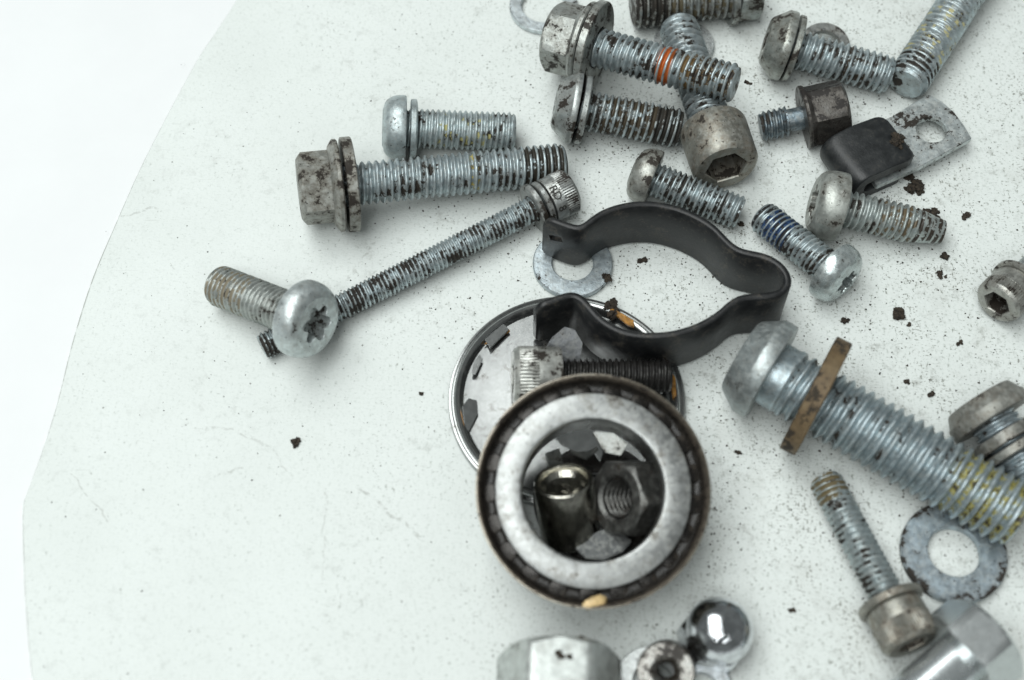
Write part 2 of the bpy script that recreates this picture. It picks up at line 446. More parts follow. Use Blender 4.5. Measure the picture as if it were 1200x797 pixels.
# --- flange bolt lying across the left
bolt('flange_bolt', 'long zinc flange bolt with grimy hex head and thick washer, leftmost hex head', (350, 222, 8.8), (661, 192, 4.2), 7.7, 1.25,
     dict(kind='hex', k=7.4, af=11.2, fR=8.2, ft=1.0), plated('zinc_flange_bolt', ZINC, 0.24, 0.3, bands=((0.80, 1.0, (0.03, 0.027, 0.02), 0.75, 0.1), (0.55, 0.60, (0.45, 0.38, 0.12), 0.2, 0.3))),
     [(7.9, 2.0, 8.4, 0.35)], roll=0.25, hmat=plated('zinc_flange_head', (0.34, 0.345, 0.315), 0.46, 0.85, 0.45, 0.6, (), 0.45))
# --- short button head bolt above it
bolt('button_head_bolt', 'short clean zinc button head bolt touching the long flange bolt from above', (448, 149, 6.2), (603, 155, 3.8), 7.2, 1.0,
     dict(kind='button', k=4.3, R=5.9), plated('zinc_short_bolt', (0.48, 0.55, 0.56), 0.22, 0.2, bands=((0.25, 0.8, (0.42, 0.40, 0.18), 0.10, 0.3),)), [(5.0, 1.2, 5.3, 0.2)])
# --- long thin socket screw
ls_root, ls_head, ls_L = bolt('socket_head_screw', 'long thin socket screw with knurled lettered head, lying under the torx bolt', (669, 222, 4.4), (307, 407, 2.4), 4.7, 0.8,
     dict(kind='socket', k=5.0, R=4.2, kend=0.55), plated('zinc_long_screw', ZINC, 0.46, 0.25, bands=((0.0, 1.0, (0.02, 0.017, 0.013), 0.16, 0.1), (0.62, 1.0, (0.02, 0.017, 0.013), 0.42, 0.1))),
     [(5.3, 1.1, 4.2), (6.9, 1.2, 4.5)], cat='screw', hmat=plated('steel_screw_head', (0.40, 0.42, 0.41), 0.46, 0.4, 0.32))
def lettering(text, parent, R, x_top, size, depth, mat, view_mm, shift=0.0):
    cu = bpy.data.curves.new('lettering', 'FONT'); cu.body = text; cu.size = size; cu.extrude = depth; cu.align_x = 'CENTER'
    tmp = bpy.data.objects.new('tmp_text', cu); COL.objects.link(tmp)
    dg = bpy.context.evaluated_depsgraph_get(); me = bpy.data.meshes.new_from_object(tmp.evaluated_get(dg))
    bpy.data.objects.remove(tmp)
    bm = bmesh.new(); bm.from_mesh(me); bmesh.ops.triangulate(bm, faces=bm.faces); bmesh.ops.subdivide_edges(bm, edges=[e for e in bm.edges if e.calc_length() > 0.4], cuts=2)
    mi = parent.parent.matrix_basis.inverted() if parent.parent else parent.matrix_basis.inverted()
    v = (mi.to_3x3() @ (view_mm)).normalized(); th0 = math.atan2(v.y, v.z)
    V = []
    for q in bm.verts:
        # text up = towards the head face (-X); right = up x outward
        th = th0 + (q.co.x + shift) / R
        r = R + q.co.z
        V.append((x_top - q.co.y, r * math.sin(th), r * math.cos(th)))
    F = [[x.index for x in f.verts] for f in bm.faces]; bm.free()
    o = mesh('lettering', V, F, mat, parent, 0)
    bm = bmesh.new(); bm.from_mesh(o.data); bmesh.ops.recalc_face_normals(bm, faces=bm.faces); bm.to_mesh(o.data); bm.free()
    return o
bpy.context.view_layer.update()
lettering('RD  8', ls_head, 4.15, 4.7, 2.1, 0.10, M_LETTER_SHADE, CAM - P(650, 230, 5) * U, 0.4)
# --- torx bolt propped on that screw
bolt('torx_bolt', 'zinc torx button head bolt propped up at the far left of the pile', (372, 380, 10.6), (255, 334, 3.6), 7.3, 1.0,
     dict(kind='button', k=4.0, R=6.6, drive=0.52, flat=0.70), plated('zinc_torx_bolt', (0.40, 0.43, 0.41), 0.28, 0.35, bands=((0.55, 1.0, (0.25, 0.22, 0.16), 0.5, 0.1),)), roll=0.2,
     hmat=plated('zinc_torx_head', (0.52, 0.57, 0.57), 0.16, 0.3, 0.36))
# --- flange bolt with the orange paint
bolt('flange_bolt', 'flange bolt with orange paint marks on its thread and a wide dirty washer', (645, 41, 9.4), (862, 99, 12.6), 7.4, 1.25,
     dict(kind='hex', k=7.6, af=11.6, fR=7.9, ft=1.1), plated('zinc_orange_bolt', ZINC, 0.28, 0.2, bands=((0.50, 0.585, (0.42, 0.10, 0.015), 1.0, 0.10), (0.64, 1.0, (0.14, 0.09, 0.035), 0.45, 0.2), (0.72, 1.0, (0.025, 0.02, 0.015), 0.33, 0.2))),
     [(7.9, 1.6, 8.5, 0.15)], roll=0.1, hmat=plated('zinc_orange_head', (0.36, 0.38, 0.36), 0.56, 0.5, 0.38, 0.8, (), 0.4))
# --- grimy button head bolt below it
bolt('button_head_bolt', 'button head bolt with black and brown grime filling most of its thread', (650, 122, 6.8), (797, 151, 3.9), 7.5, 1.25,
     dict(kind='button', k=4.2, R=6.7, flat=0.58, bevel=0.7), plated('zinc_grimy_bolt', ZINC, 0.50, 0.6, bands=((0.22, 1.0, (0.05, 0.038, 0.022), 0.55, 0.15), (0.75, 1.0, (0.02, 0.018, 0.014), 0.8, 0.1))), [(4.7, 1.2, 6.4, 0.25)],
     hmat=plated('zinc_grimy_head', (0.44, 0.47, 0.46), 0.50, 0.4, 0.36))
# --- dark bolt cut by the top of the picture
bolt('hex_bolt', 'thick grimy bolt cropped by the top edge, its dark tip pointing left', (889, -12, 5.6), (741, 6, 5.2), 9.4, 1.4,
     dict(kind='hex', k=4.5, af=9.8), plated('zinc_top_bolt', (0.33, 0.36, 0.35), 0.52, 0.7, bands=((0.0, 1.0, (0.10, 0.085, 0.05), 0.38, 0.2), (0.7, 1.0, (0.02, 0.018, 0.014), 0.7, 0.1))), [(4.9, 1.4, 6.2)])
# --- socket cap bolt standing out below the orange bolt
bolt('socket_cap_bolt', 'socket cap bolt with big round hex socket head, pinned under the orange marked bolt', (851, 197, 6.6), (794, 29, 4.0), 7.7, 1.5,
     dict(kind='socket', k=9.5, R=6.3, ap=3.3, knurl=False), plated('zinc_cap_bolt', (0.38, 0.44, 0.46), 0.25, 0.3), roll=0.3,
     hmat=plated('dull_cap_head', (0.30, 0.295, 0.26), 0.36, 0.8, 0.42, 0.75, (), 0.35))
# --- small bolt in the centre
bolt('button_head_bolt', 'small button head bolt with black specked thread just above the black clip', (741, 200, 5.2), (868, 250, 3.3), 6.2, 1.0,
     dict(kind='button', k=4.2, R=5.2, flat=0.5), plated('zinc_centre_bolt', ZINC, 0.42, 0.4, bands=((0.2, 0.8, (0.02, 0.018, 0.014), 0.42, 0.1),)),
     hmat=plated('dirty_centre_head', (0.38, 0.39, 0.36), 0.56, 0.6, 0.4))
# --- blue thread-lock bolt
bolt('torx_bolt', 'torx bolt with blue thread lock on its thread, shiny dome head at right', (993, 331, 5.6), (892, 253, 3.3), 6.1, 1.0,
     dict(kind='button', k=3.9, R=5.4, drive=0.46, flat=0.52), plated('zinc_blue_bolt', ZINC, 0.40, 0.3, bands=((0.55, 0.86, (0.03, 0.07, 0.16), 0.75, 0.05), (0.45, 1.0, (0.02, 0.02, 0.02), 0.4, 0.3))),
     roll=0.5, hmat=plated('zinc_blue_head', (0.50, 0.56, 0.56), 0.22, 0.25, 0.24))
# --- thread cutting bolt
bolt('tapping_bolt', 'thread cutting bolt with tapered grimy tip, its head against the black rubber sleeve', (953, 236, 6.3), (1104, 272, 3.3), 6.8, 1.15,
     dict(kind='button', k=5.0, R=6.2, drive=0.5, flat=0.72), plated('zinc_tapping_bolt', (0.42, 0.47, 0.46), 0.32, 0.4, bands=((0.35, 1.0, (0.13, 0.10, 0.06), 0.42, 0.2), (0.7, 1.0, (0.03, 0.022, 0.015), 0.5, 0.1))), taper=6.5,
     hmat=plated('zinc_tapping_head', (0.42, 0.44, 0.41), 0.32, 0.6, 0.42))
# --- upper right bolt
bolt('button_head_bolt', 'button head bolt with a brown stain on its head, touching the thick threaded bolt', (897, 47, 6.8), (1043, 89, 3.9), 7.4, 1.25,
     dict(kind='button', k=4.6, R=6.6, flat=0.62, bevel=0.6), plated('zinc_upper_right_bolt', ZINC, 0.22, 0.3, bands=((0.55, 0.75, (0.04, 0.03, 0.02), 0.5, 0.1), (0.8, 0.93, (0.03, 0.025, 0.02), 0.3, 0.2))), [(4.9, 1.2, 6.3, 0.2)],
     hmat=plated('zinc_upper_right_head', (0.36, 0.38, 0.35), 0.46, 0.7, 0.34))
# --- thick bolt running out of the top right
bolt('hex_bolt', 'thick threaded bolt running out of the picture at top right, flat tip towards us', (1190, -98, 6.5), (1061, 99, 4.2), 8.0, 1.25,
     dict(kind='hex', k=5.5, af=12.0), plated('zinc_top_right_bolt', ZINC, 0.27, 0.4, bands=((0.55, 0.9, (0.50, 0.47, 0.26), 0.18, 0.1), (0.86, 0.97, (0.03, 0.025, 0.02), 0.55, 0.1))))
# --- small dark bolt
bolt('flange_bolt', 'small rusty black hex flange bolt beside the black rubber sleeve', (991, 127, 5.6), (891, 149, 2.9), 5.6, 1.0,
     dict(kind='hex', k=8.0, af=10.0, fR=5.9, ft=0.9), plated('dark_small_bolt', (0.15, 0.19, 0.215), 0.42, 0.4, 0.3), plain=2.9, neck=4.3, roll=0.2,
     hmat=plated('rusty_black_head', (0.10, 0.095, 0.088), 0.60, 0.5, 0.38, 0.75, (), 0.05, (0.014, 0.011, 0.009)))
# --- big bolt on the right
bolt('large_bolt', 'very large zinc bolt with coarse thread and yellow stains, a rusty washer round it', (868, 416, 8.6), (1196, 607, 6.2), 11.4, 1.75,
     dict(kind='button', k=5.9, R=8.6, flat=0.70, bevel=0.55), plated('zinc_large_bolt', (0.38, 0.455, 0.485), 0.12, 0.25, 0.36, bands=((0.72, 1.0, (0.36, 0.33, 0.10), 0.45, 0.25), (0.70, 1.0, (0.05, 0.045, 0.03), 0.20, 0.2))), plain=2.6,
     hmat=plated('zinc_large_head', (0.38, 0.42, 0.42), 0.22, 0.3, 0.38))
# --- small socket screw lower right
bolt('socket_head_screw', 'short socket screw with brown knurled head and washer, pointing up left', (1070, 756, 5.4), (966, 561, 3.2), 5.5, 1.0,
     dict(kind='socket', k=6.4, R=4.55, kend=0.6), plated('zinc_lower_screw', (0.40, 0.46, 0.47), 0.26, 0.3, bands=((0.80, 1.0, (0.16, 0.13, 0.07), 0.6, 0.0),)), [(6.5, 1.3, 5.2)], cat='screw',
     hmat=plated('brown_screw_head', (0.29, 0.285, 0.25), 0.30, 0.9, 0.42, 0.75, (), 0.3))
# --- hex bolt lower right corner
bolt('hex_bolt', 'bright hex bolt with smooth shank in the bottom right corner', (1160, 742, 6.9), (1020, 862, 4.6), 8.2, 1.25,
     dict(kind='hex', k=6.4, af=13.0), plated('bright_hex_bolt', (0.62, 0.66, 0.67), 0.0, 0.15, 0.26, 0.85, (), 0.05, bump=0.03, tv=0.2), plain=14.0, neck=8.0, roll=0.58,
     hmat=plated('bright_hex_head', (0.56, 0.59, 0.59), 0.02, 0.2, 0.24, 0.9, (), 0.03, bump=0.03, tv=0.2))
# --- bolt with split washer on the right edge
bolt('button_head_bolt', 'bolt with dull grey head and dark split washer at the right edge', (1146, 468, 7.0), (1240, 600, 4.2), 8.0, 1.25,
     dict(kind='button', k=4.2, R=6.9, flat=0.8, bevel=0.5), plated('blue_right_bolt', (0.44, 0.52, 0.56), 0.2, 0.2), [(6.6, 2.0, 5.9), (9.2, 1.5, 6.6)],
     hmat=plated('dull_right_head', (0.26, 0.26, 0.235), 0.30, 0.6, 0.48, 0.6, (), 0.4), wmat=plated('dark_split_washer', (0.22, 0.22, 0.20), 0.35, 0.5, 0.4, 0.7))
# --- socket screw on the right edge
bolt('socket_head_screw', 'small socket screw at the right edge, hex socket facing us', (1168, 356, 4.6), (1262, 262, 2.6), 5.0, 0.8,
     dict(kind='socket', k=5.4, R=4.2, ap=2.1, kend=0.5), plated('steel_edge_screw', (0.46, 0.50, 0.50), 0.25, 0.4), [(5.6, 1.2, 4.6)], cat='screw', roll=0.4,
     hmat=plated('steel_edge_head', (0.38, 0.38, 0.35), 0.42, 0.5, 0.32))
# --- socket bolt lying on the thin disc
bolt('socket_head_bolt', 'knurled socket bolt with black thread lying on the disc between clip and bearing', (601, 441, 6.6), (785, 441, 4.6), 5.9, 1.0,
     dict(kind='socket', k=7.8, R=5.0, kend=0.5), plated('black_thread', (0.05, 0.05, 0.048), 0.55, 0.3, 0.32, 0.8, (), 0.0, (0.009, 0.008, 0.007)),
     hmat=plated('worn_knurled_head', (0.50, 0.51, 0.48), 0.52, 0.4, 0.36))

# ------------------------------------------------------------------ loose washers
def washer(label, c, Ro, Ri, t, mat, tilt=(0, 0), group=None, wob=0.0, name='washer'):
    p = P(*c)
    V, F, at = ring_mesh(-t / 2, t, Ro, Ri, 0, 96, wob, 1.4 if Ro > 8 else 0.7)
    o = mesh(name, V, F, mat, None, 35, at)
    R = Matrix.Rotation(-math.pi / 2, 3, 'Y')
    R = Matrix.Rotation(tilt[0], 3, 'X') @ Matrix.Rotation(tilt[1], 3, 'Y') @ R
    o.matrix_world = Matrix.Translation(p * U) @ R.to_4x4()
    return tag(o, label, 'washer', group)
washer('flat zinc washer lying under the tab of the black clip', (671, 309.5, 0.6), 7.05, 3.62, 1.1, plated('zinc_washer', (0.50, 0.57, 0.60), 0.24, 0.15, 0.34))
washer('dirty flat zinc washer under the very large bolt', (1117, 648, 0.9), 8.35, 4.15, 1.5, plated('zinc_dirty_washer', (0.44, 0.52, 0.57), 0.36, 0.4, 0.36))
washer('flat washer partly hidden by the hex head at the top', (637, 8, 0.7), 6.7, 4.4, 1.3, plated('zinc_top_washer', (0.62, 0.68, 0.70), 0.14, 0.1, 0.34))
washer('bright washer under the tip of the socket cap bolt', (801, 52, 0.6), 5.9, 3.0, 1.0, plated('bright_washer', (0.72, 0.76, 0.76), 0.12, 0.1, 0.25))
washer('dark washer half hidden behind the brown stained button head bolt', (966, 55, 1.6), 4.9, 3.0, 1.3, plated('dark_washer', (0.30, 0.31, 0.30), 0.35, 0.5, 0.3), (0.25, 0))
# rusty washer hanging on the very large bolt
a = P(868, 416, 8.6); b = P(1196, 607, 6.2); c = P(956, 464, 9.9)
V, F, at = ring_mesh(-1.4, 2.8, 10.1, 6.3, 0, 96, 0.15)
o = mesh('washer', V, F, M_RUST, None, 35, at)
o.matrix_world = Matrix.Translation(c * U) @ (Matrix.Rotation(0.07, 3, 'Z') @ frame(a, b)).to_4x4()
tag(o, 'rusty brown washer standing round the thread of the very large bolt', 'washer')

# ------------------------------------------------------------------ black spring clip
ZT = 12.0
clip_px = [(638, 254), (652, 259), (668, 265), (680, 268), (688, 263), (708, 249), (738, 240), (770, 239), (803, 247), (833, 263), (853, 283), (865, 292),
           (880, 296), (900, 301), (917, 313), (924, 328), (920, 340), (906, 346), (888, 347.5), (870, 349), (857, 356), (842, 369), (818, 382), (788, 390.5), (756, 392), (728, 387),
           (704, 374), (688, 357), (678, 347), (668, 345), (648, 352), (627, 359)]
def smooth_path(ps, n, it):
    acc = [0.0]
    for i in range(1, len(ps)): acc.append(acc[-1] + (ps[i] - ps[i - 1]).length)
    out = []; k = 0
    for i in range(n):
        d = acc[-1] * i / (n - 1)
        while k < len(acc) - 2 and acc[k + 1] < d: k += 1
        out.append(ps[k].lerp(ps[k + 1], (d - acc[k]) / max(1e-6, acc[k + 1] - acc[k])))
    for _ in range(it):
        out = [out[0]] + [out[i] * 0.5 + (out[i - 1] + out[i + 1]) * 0.25 for i in range(1, n - 1)] + [out[-1]]
    return out
path = smooth_path(catmull([P(x, y, ZT) for x, y in clip_px], 8), 200, 6)
def band(name, path, z0, z1, th, mat, parent=None, hole_at=None):
    n = len(path); V = []; F = []
    prof = [(-0.5, 0.0), (-0.5, 0.1), (-0.42, 0.02), (0.0, 0.0)]
    for i, p in enumerate(path):
        d = (path[min(n - 1, i + 1)] - path[max(0, i - 1)]); d.z = 0; d.normalize(); nn = Vector((-d.y, d.x, 0))
        b = 0.28
        zz0 = z0 + 0.25 * math.sin(i * 0.05 + 1); zz1 = z1 + 0.2 * math.sin(i * 0.07)
        for e_ in (i, n - 1 - i):
            if e_ < 4: zz0 += (1.6, 0.75, 0.3, 0.08)[e_]; zz1 -= (1.6, 0.75, 0.3, 0.08)[e_]
        for (o, z) in ((-th / 2, zz0 + b), (-th / 2, (zz0 + zz1) / 2), (-th / 2, zz1 - b), (-th / 2 + b, zz1), (th / 2 - b, zz1), (th / 2, zz1 - b), (th / 2, (zz0 + zz1) / 2), (th / 2, zz0 + b), (th / 2 - b, zz0), (-th / 2 + b, zz0)):
            q = p + nn * o; V.append((q.x, q.y, z))
    m = 10
    for i in range(n - 1):
        for k in range(m):
            F.append((i * m + k, i * m + (k + 1) % m, (i + 1) * m + (k + 1) % m, (i + 1) * m + k))
    F.append(tuple(range(m))[::-1]); F.append(tuple((n - 1) * m + k for k in range(m)))
    return mesh(name, V, F, mat, parent, 75)
clip_c = P(780, 330, 0)
clip = empty('hose_clip', clip_c); tag(clip, 'black bent steel clip with two open arms and a round loop', 'clip')
bo = band('band', [p - clip_c for p in path], 0.4, ZT, 1.25, M_CLIP, clip)
bm = bmesh.new(); bm.from_mesh(bo.data); bmesh.ops.recalc_face_normals(bm, faces=bm.faces); bm.to_mesh(bo.data); bm.free()
# the slot through the upper tab is cut as real geometry
dv = (path[9] - path[1]); dv.z = 0; dv.normalize()
cut = bpy.data.meshes.new('slot'); bmc = bmesh.new(); bmesh.ops.create_cube(bmc, size=1.0); bmc.to_mesh(cut); bmc.free()
co_ = bpy.data.objects.new('slot_cutter', cut); COL.objects.link(co_)
sc_p = P(656, 272, 7.6)
hp = min(path[:30], key=lambda q: (Vector((q.x, q.y, 0)) - Vector((sc_p.x, sc_p.y, 0))).length)
co_.matrix_world = Matrix.Translation(Vector((hp.x, hp.y, 7.6)) * U) @ Matrix.Rotation(math.atan2(dv.y, dv.x), 4, 'Z') @ Matrix.Rotation(-0.3, 4, 'Y') @ Matrix.Diagonal((2.4 * U, 6 * U, 1.5 * U, 1))
md = bo.modifiers.new('slot', 'BOOLEAN'); md.object = co_; md.operation = 'DIFFERENCE'; md.solver = 'EXACT'
bpy.context.view_layer.update()
dg = bpy.context.evaluated_depsgraph_get(); nm = bpy.data.meshes.new_from_object(bo.evaluated_get(dg))
bo.modifiers.clear(); bo.data = nm; bpy.data.objects.remove(co_)
nm.shade_smooth(); nm.set_sharp_from_angle(angle=math.radians(62))

# ------------------------------------------------------------------ rubber sleeved bracket
def prism(name, outline, z0, z1, mat, parent, bev=0.2, smooth=40, hole=None):
    """outline: 2D points (mm); optional round hole (cx, cy, r)"""
    bm = bmesh.new()
    vs = [bm.verts.new((x * U, y * U, z1 * U)) for x, y in outline]
    edges = [bm.edges.new((vs[i], vs[(i + 1) % len(vs)])) for i in range(len(vs))]
    if hole:
        hv = [bm.verts.new(((hole[0] + hole[2] * math.cos(a)) * U, (hole[1] + hole[2] * math.sin(a)) * U, z1 * U)) for a in [2 * math.pi * i / 40 for i in range(40)]]
        edges += [bm.edges.new((hv[i], hv[(i + 1) % 40])) for i in range(40)]
        bmesh.ops.triangle_fill(bm, use_beauty=True, edges=edges)
    else:
        bm.faces.new(vs)
    r = bmesh.ops.extrude_face_region(bm, geom=list(bm.faces))
    for v in [g for g in r['geom'] if isinstance(g, bmesh.types.BMVert)]: v.co.z = z0 * U
    bmesh.ops.recalc_face_normals(bm, faces=bm.faces)
    if bev:
        es = [e for e in bm.edges if len(e.link_faces) == 2 and e.calc_face_angle(0) > 0.9]
        bmesh.ops.bevel(bm, geom=es, offset=bev * U, segments=2, affect='EDGES')
    me = bpy.data.meshes.new(name); bm.to_mesh(me); bm.free()
    if smooth: me.shade_smooth(); me.set_sharp_from_angle(angle=math.radians(smooth))
    me.materials.append(mat)
    o = bpy.data.objects.new(name, me); COL.objects.link(o); o.parent = parent
    return o
ZS = 7.0
BLp, BRp, TRp, TLp = P(1003, 214, ZS), P(1077, 183, ZS), P(1033, 132, ZS), P(964, 163, ZS)
u = ((BRp - BLp) + (TRp - TLp)); u.z = 0; u.normalize(); v = Vector((-u.y, u.x, 0))
oc = (BLp + BRp + TRp + TLp) / 4; oc.z = 0
br = empty('bracket', oc, Matrix((u, v, Vector((0, 0, 1)))).transposed())
tag(br, 'zinc tab with round hole folded into a black rubber sleeve', 'bracket')
def loc(p): q = p - oc; return (q.dot(u), q.dot(v))
hw = 0.5 * ((TLp - BLp).dot(v) + (TRp - BRp).dot(v)) / 2; hl = 0.5 * ((BRp - BLp).dot(u) + (TRp - TLp).dot(u)) / 2
# U-shaped sleeve, extruded across its width with rounded rims
prof = []
th = 2.3; rc = ZS / 2
xl = -hl - 0.4
outer = [(hl - 0.5, ZS - 0.12), (hl * 0.5, ZS + 0.05), (0, ZS + 0.12), (xl + rc, ZS)] + [(xl + rc - rc * math.sin(a), rc + rc * math.cos(a)) for a in [math.pi * i / 10 for i in range(1, 10)]] + [(xl + rc, 0.02), (hl - 1.0, 0.02)]
inner = [(hl - 1.0, th)] + [(xl + rc - (rc - th) * math.sin(a), rc - (rc - th) * math.cos(a)) for a in [math.pi * i / 8 for i in range(0, 9)]] + [(hl, ZS - th - 0.15)]
tip = [(hl + 0.35, ZS - th + 0.2), (hl + 0.35, ZS - 0.75), (hl, ZS - 0.3)]
prof = outer + inner + tip
n = len(prof); V = []; F = []
ks = [(-1.0, 0.70), (-0.985, 0.86), (-0.95, 0.95), (-0.9, 1.0), (-0.82, 1.0), (-0.72, 1.0), (-0.4, 1.0), (0, 1.0), (0.4, 1.0), (0.72, 1.0), (0.82, 1.0), (0.9, 1.0), (0.95, 0.95), (0.985, 0.86), (1.0, 0.70)]
cx = sum(p[0] for p in prof) / n
for (kk, s) in ks:
    for (x, z) in prof:
        zc = ZS - th / 2 if z > ZS / 2 else th / 2
        ex = max(0.0, abs(kk) * hw - (hw - 2.0)); dx = (2.0 - math.sqrt(max(0.0, 4.0 - ex * ex))) * (1 if x > cx else -0.5) * min(1.0, abs(x - cx) / 4)
        V.append((x - dx, kk * hw, zc + (z - zc) * (0.55 + 0.45 * s) + 0.15 * math.sin(x * 0.7 + kk)))
for j in range(len(ks) - 1):
    for i in range(n):
        k = (i + 1) % n
        F.append((j * n + i, j * n + k, (j + 1) * n + k, (j + 1) * n + i))
F.append(tuple(range(n))); F.append(tuple((len(ks) - 1) * n + i for i in range(n))[::-1])
slv = mesh('rubber_sleeve', V, F, M_RUBBER, br, 50)
bm = bmesh.new(); bm.from_mesh(slv.data); bmesh.ops.recalc_face_normals(bm, faces=bm.faces); bm.to_mesh(slv.data); bm.free()
ZP = 3.6
pl = [loc(P(x, y, ZP)) for x, y in ((1046, 136), (1068, 122), (1088.5, 110.5), (1103, 118), (1118, 131), (1130, 147), (1139, 162), (1110, 178), (1079, 195))]
pl += [(hl - 8, pl[-1][1]), (hl - 8, pl[0][1])]
hc = loc(P(1091.5, 152, ZP))
prism('tab', pl, ZP - 1.3, ZP, plated('zinc_tab', (0.55, 0.60, 0.60), 0.52, 0.2, 0.40, 0.75, (), 0.5), br, 0.12, 35, (hc[0], hc[1], 2.85))

# ------------------------------------------------------------------ thin disc
dc = P(664, 470, 0)
disc = empty('dust_cap', dc); tag(disc, 'thin shiny round metal cap with rolled rim, half under the bearing', 'cap')
def lz(rings, n=120, **k):
    V, F, at = lathe(rings, n, **k)
    return [(y, z, x) for x, y, z in V], F, at           # X axis -> Z axis
def lmesh(name, rings, mat, parent, n=120, smooth=40, **k):
    V, F, at = lz(rings, n, **k)
    o = mesh(name, V, F, mat, parent, smooth, at)
    bm = bmesh.new(); bm.from_mesh(o.data); bmesh.ops.recalc_face_normals(bm, faces=bm.faces); bm.to_mesh(o.data); bm.free()
    return o
lmesh('plate', [(0.45, 0.02), (0.48, 5), (0.42, 11), (0.5, 16), (0.55, 17.3), (0.1, 17.5), (0.1, 0.02)], M_PLATE, disc)
rim = lmesh('rim', [(0.5, 17.3), (1.3, 17.7), (1.75, 18.1), (1.85, 18.5), (1.6, 18.85), (1.1, 19.0), (1.05, 19.2), (1.25, 19.45), (1.2, 19.75), (0.9, 19.9), (0.1, 19.9), (0.1, 17.3)], M_PLATE, disc)
def at_disc(px, py, z): q = P(px, py, z) - dc; return q
def flake(name, pix, z, thick, mat, parent, org, lean=None, bev=0.08):
    pts = [P(x, y, z) - org for x, y in pix]
    o = prism(name, [(p.x, p.y) for p in pts], z, z + thick, mat, parent, bev)
    if lean:
        c = sum(pts, Vector()) / len(pts)
        m = Matrix.Translation(c * U) @ Matrix.Rotation(lean[1], 4, Vector((math.cos(lean[0]), math.sin(lean[0]), 0))) @ Matrix.Translation(-c * U)
        o.matrix_local = m
    return o
flake('crimp_tab', [(541, 478), (549, 468), (559, 470), (560, 485), (550, 505), (545, 506)], 1.0, 0.35, M_PLATE, disc, dc, (1.2, 0.16))
flake('crimp_tab', [(568, 398), (590, 380), (597, 388), (575, 410)], 1.2, 0.35, M_PLATE, disc, dc, (0.8, -0.18))
flake('crimp_tab', [(555, 425), (562, 415), (566, 422), (558, 440), (553, 440)], 1.2, 0.3, M_PLATE, disc, dc, (0.8, -0.15))
flake('crimp_tab', [(636, 412), (646, 397), (660, 386), (672, 389), (682, 402), (680, 428), (668, 434), (652, 424)], 3.2, 0.5, plated('dull_tab', (0.25, 0.26, 0.27), 0.15, 0.3, 0.35, 0.8), disc, dc, (0.2, 0.6))
flake('sealant_strip', [(714, 365), (718, 363), (742, 377), (743, 385), (736, 383)], 1.6, 0.6, M_AMBER, disc, dc)
flake('sealant_strip', [(777, 428), (783, 432), (791, 445), (792, 465), (788, 470), (786, 452)], 1.4, 0.7, M_AMBER, disc, dc)
flake('sealant_strip', [(567, 405), (574, 398), (596, 386), (598, 389), (577, 402)], 1.0, 0.4, M_AMBER, disc, dc)
flake('sealant_strip', [(537, 482), (540, 481), (545, 503), (543, 508)], 1.2, 0.4, M_AMBER, disc, dc)
flake('sealant_strip', [(759, 448), (763, 442), (766, 445), (763, 452)], 0.6, 0.4, M_AMBER, disc, dc)

# ------------------------------------------------------------------ tapered bearing
TILT = math.radians(17)
bc = P(695, 574, 15.0)
brg = empty('roller_bearing', bc, Matrix.Rotation(TILT, 3, 'X') @ Matrix.Rotation(0.1, 3, 'Z'))
tag(brg, 'greasy tapered roller bearing leaning on the thin disc, nuts inside its bore', 'bearing')
lmesh('inner_race', [(-0.9, 10.75), (-0.45, 10.82), (-0.12, 10.95), (-0.02, 11.15), (0.0, 11.3), (0.0, 14.6), (-0.15, 14.85), (-0.9, 14.9), (-1.3, 14.7), (-1.5, 13.9), (-9.6, 12.2), (-9.8, 12.7), (-10.8, 12.6), (-11, 12.3), (-11, 11.2), (-10.6, 11.0)], M_RACE, brg, 120, 40, closed=True)
cage = lmesh('cage', [(0.35, 17.25), (0.5, 17.45), (0.45, 17.65), (-0.3, 17.75), (-1.4, 17.5), (-2.0, 17.1), (-9.0, 14.6), (-10.6, 14.0), (-10.9, 13.2), (-10.3, 13.1), (-9.2, 14.2), (-2.0, 16.6), (-0.9, 16.95)], M_CAGE, brg, 120, 40, closed=True)
lmesh('cage_lip', [(0.42, 17.5), (0.58, 17.6), (0.55, 17.78), (0.1, 17.85), (-0.3, 17.78)], plated('worn_lip', (0.26, 0.24, 0.20), 0.48, 0.6, 0.3, 0.85, (), 0.1), cage, 120, 60)
lmesh('bore', [(-0.9, 10.72), (-1.3, 10.7), (-10.4, 10.7), (-10.9, 11.0)], M_BORE, brg, 120, 40)
def grease(z, r, a):
    return (z, lambda th: (r + a * math.sin(21 * th + 1.2) + 0.25 * a * math.sin(47 * th), 0.5))
lmesh('grease', [(-1.0, 14.75), grease(-1.5, 15.1, 0.1), grease(-1.75, 15.8, 0.25), grease(-1.5, 16.5, 0.15), (-0.7, 17.0)], M_GREASE, brg, 252, 60)
NR = 21
V, F, at = lathe([(0, 0.9), (0.1, 1.35), (0.3, 1.5), (4, 1.35), (7.6, 1.2), (7.8, 0.8)], 20, cap0=True, cap1=True)
rme = None
for i in range(NR):
    a = 2 * math.pi * i / NR + 0.07
    tip0 = Vector((15.85 * math.cos(a), 15.85 * math.sin(a), -1.38 + 0.12 * math.sin(i * 2.3))); tip1 = Vector((13.7 * math.cos(a), 13.7 * math.sin(a), -9.5))
    X = (tip1 - tip0).normalized(); Yv = Vector((-math.sin(a), math.cos(a), 0)); Zv = X.cross(Yv)
    if rme is None:
        o = mesh('roller', V, F, M_ROLL, brg, 40, at); rme = o.data
    else:
        o = bpy.data.objects.new('roller', rme); COL.objects.link(o); o.parent = brg
    o.matrix_local = Matrix.Translation(tip0 * U) @ Matrix((X, Yv, Zv)).transposed().to_4x4()
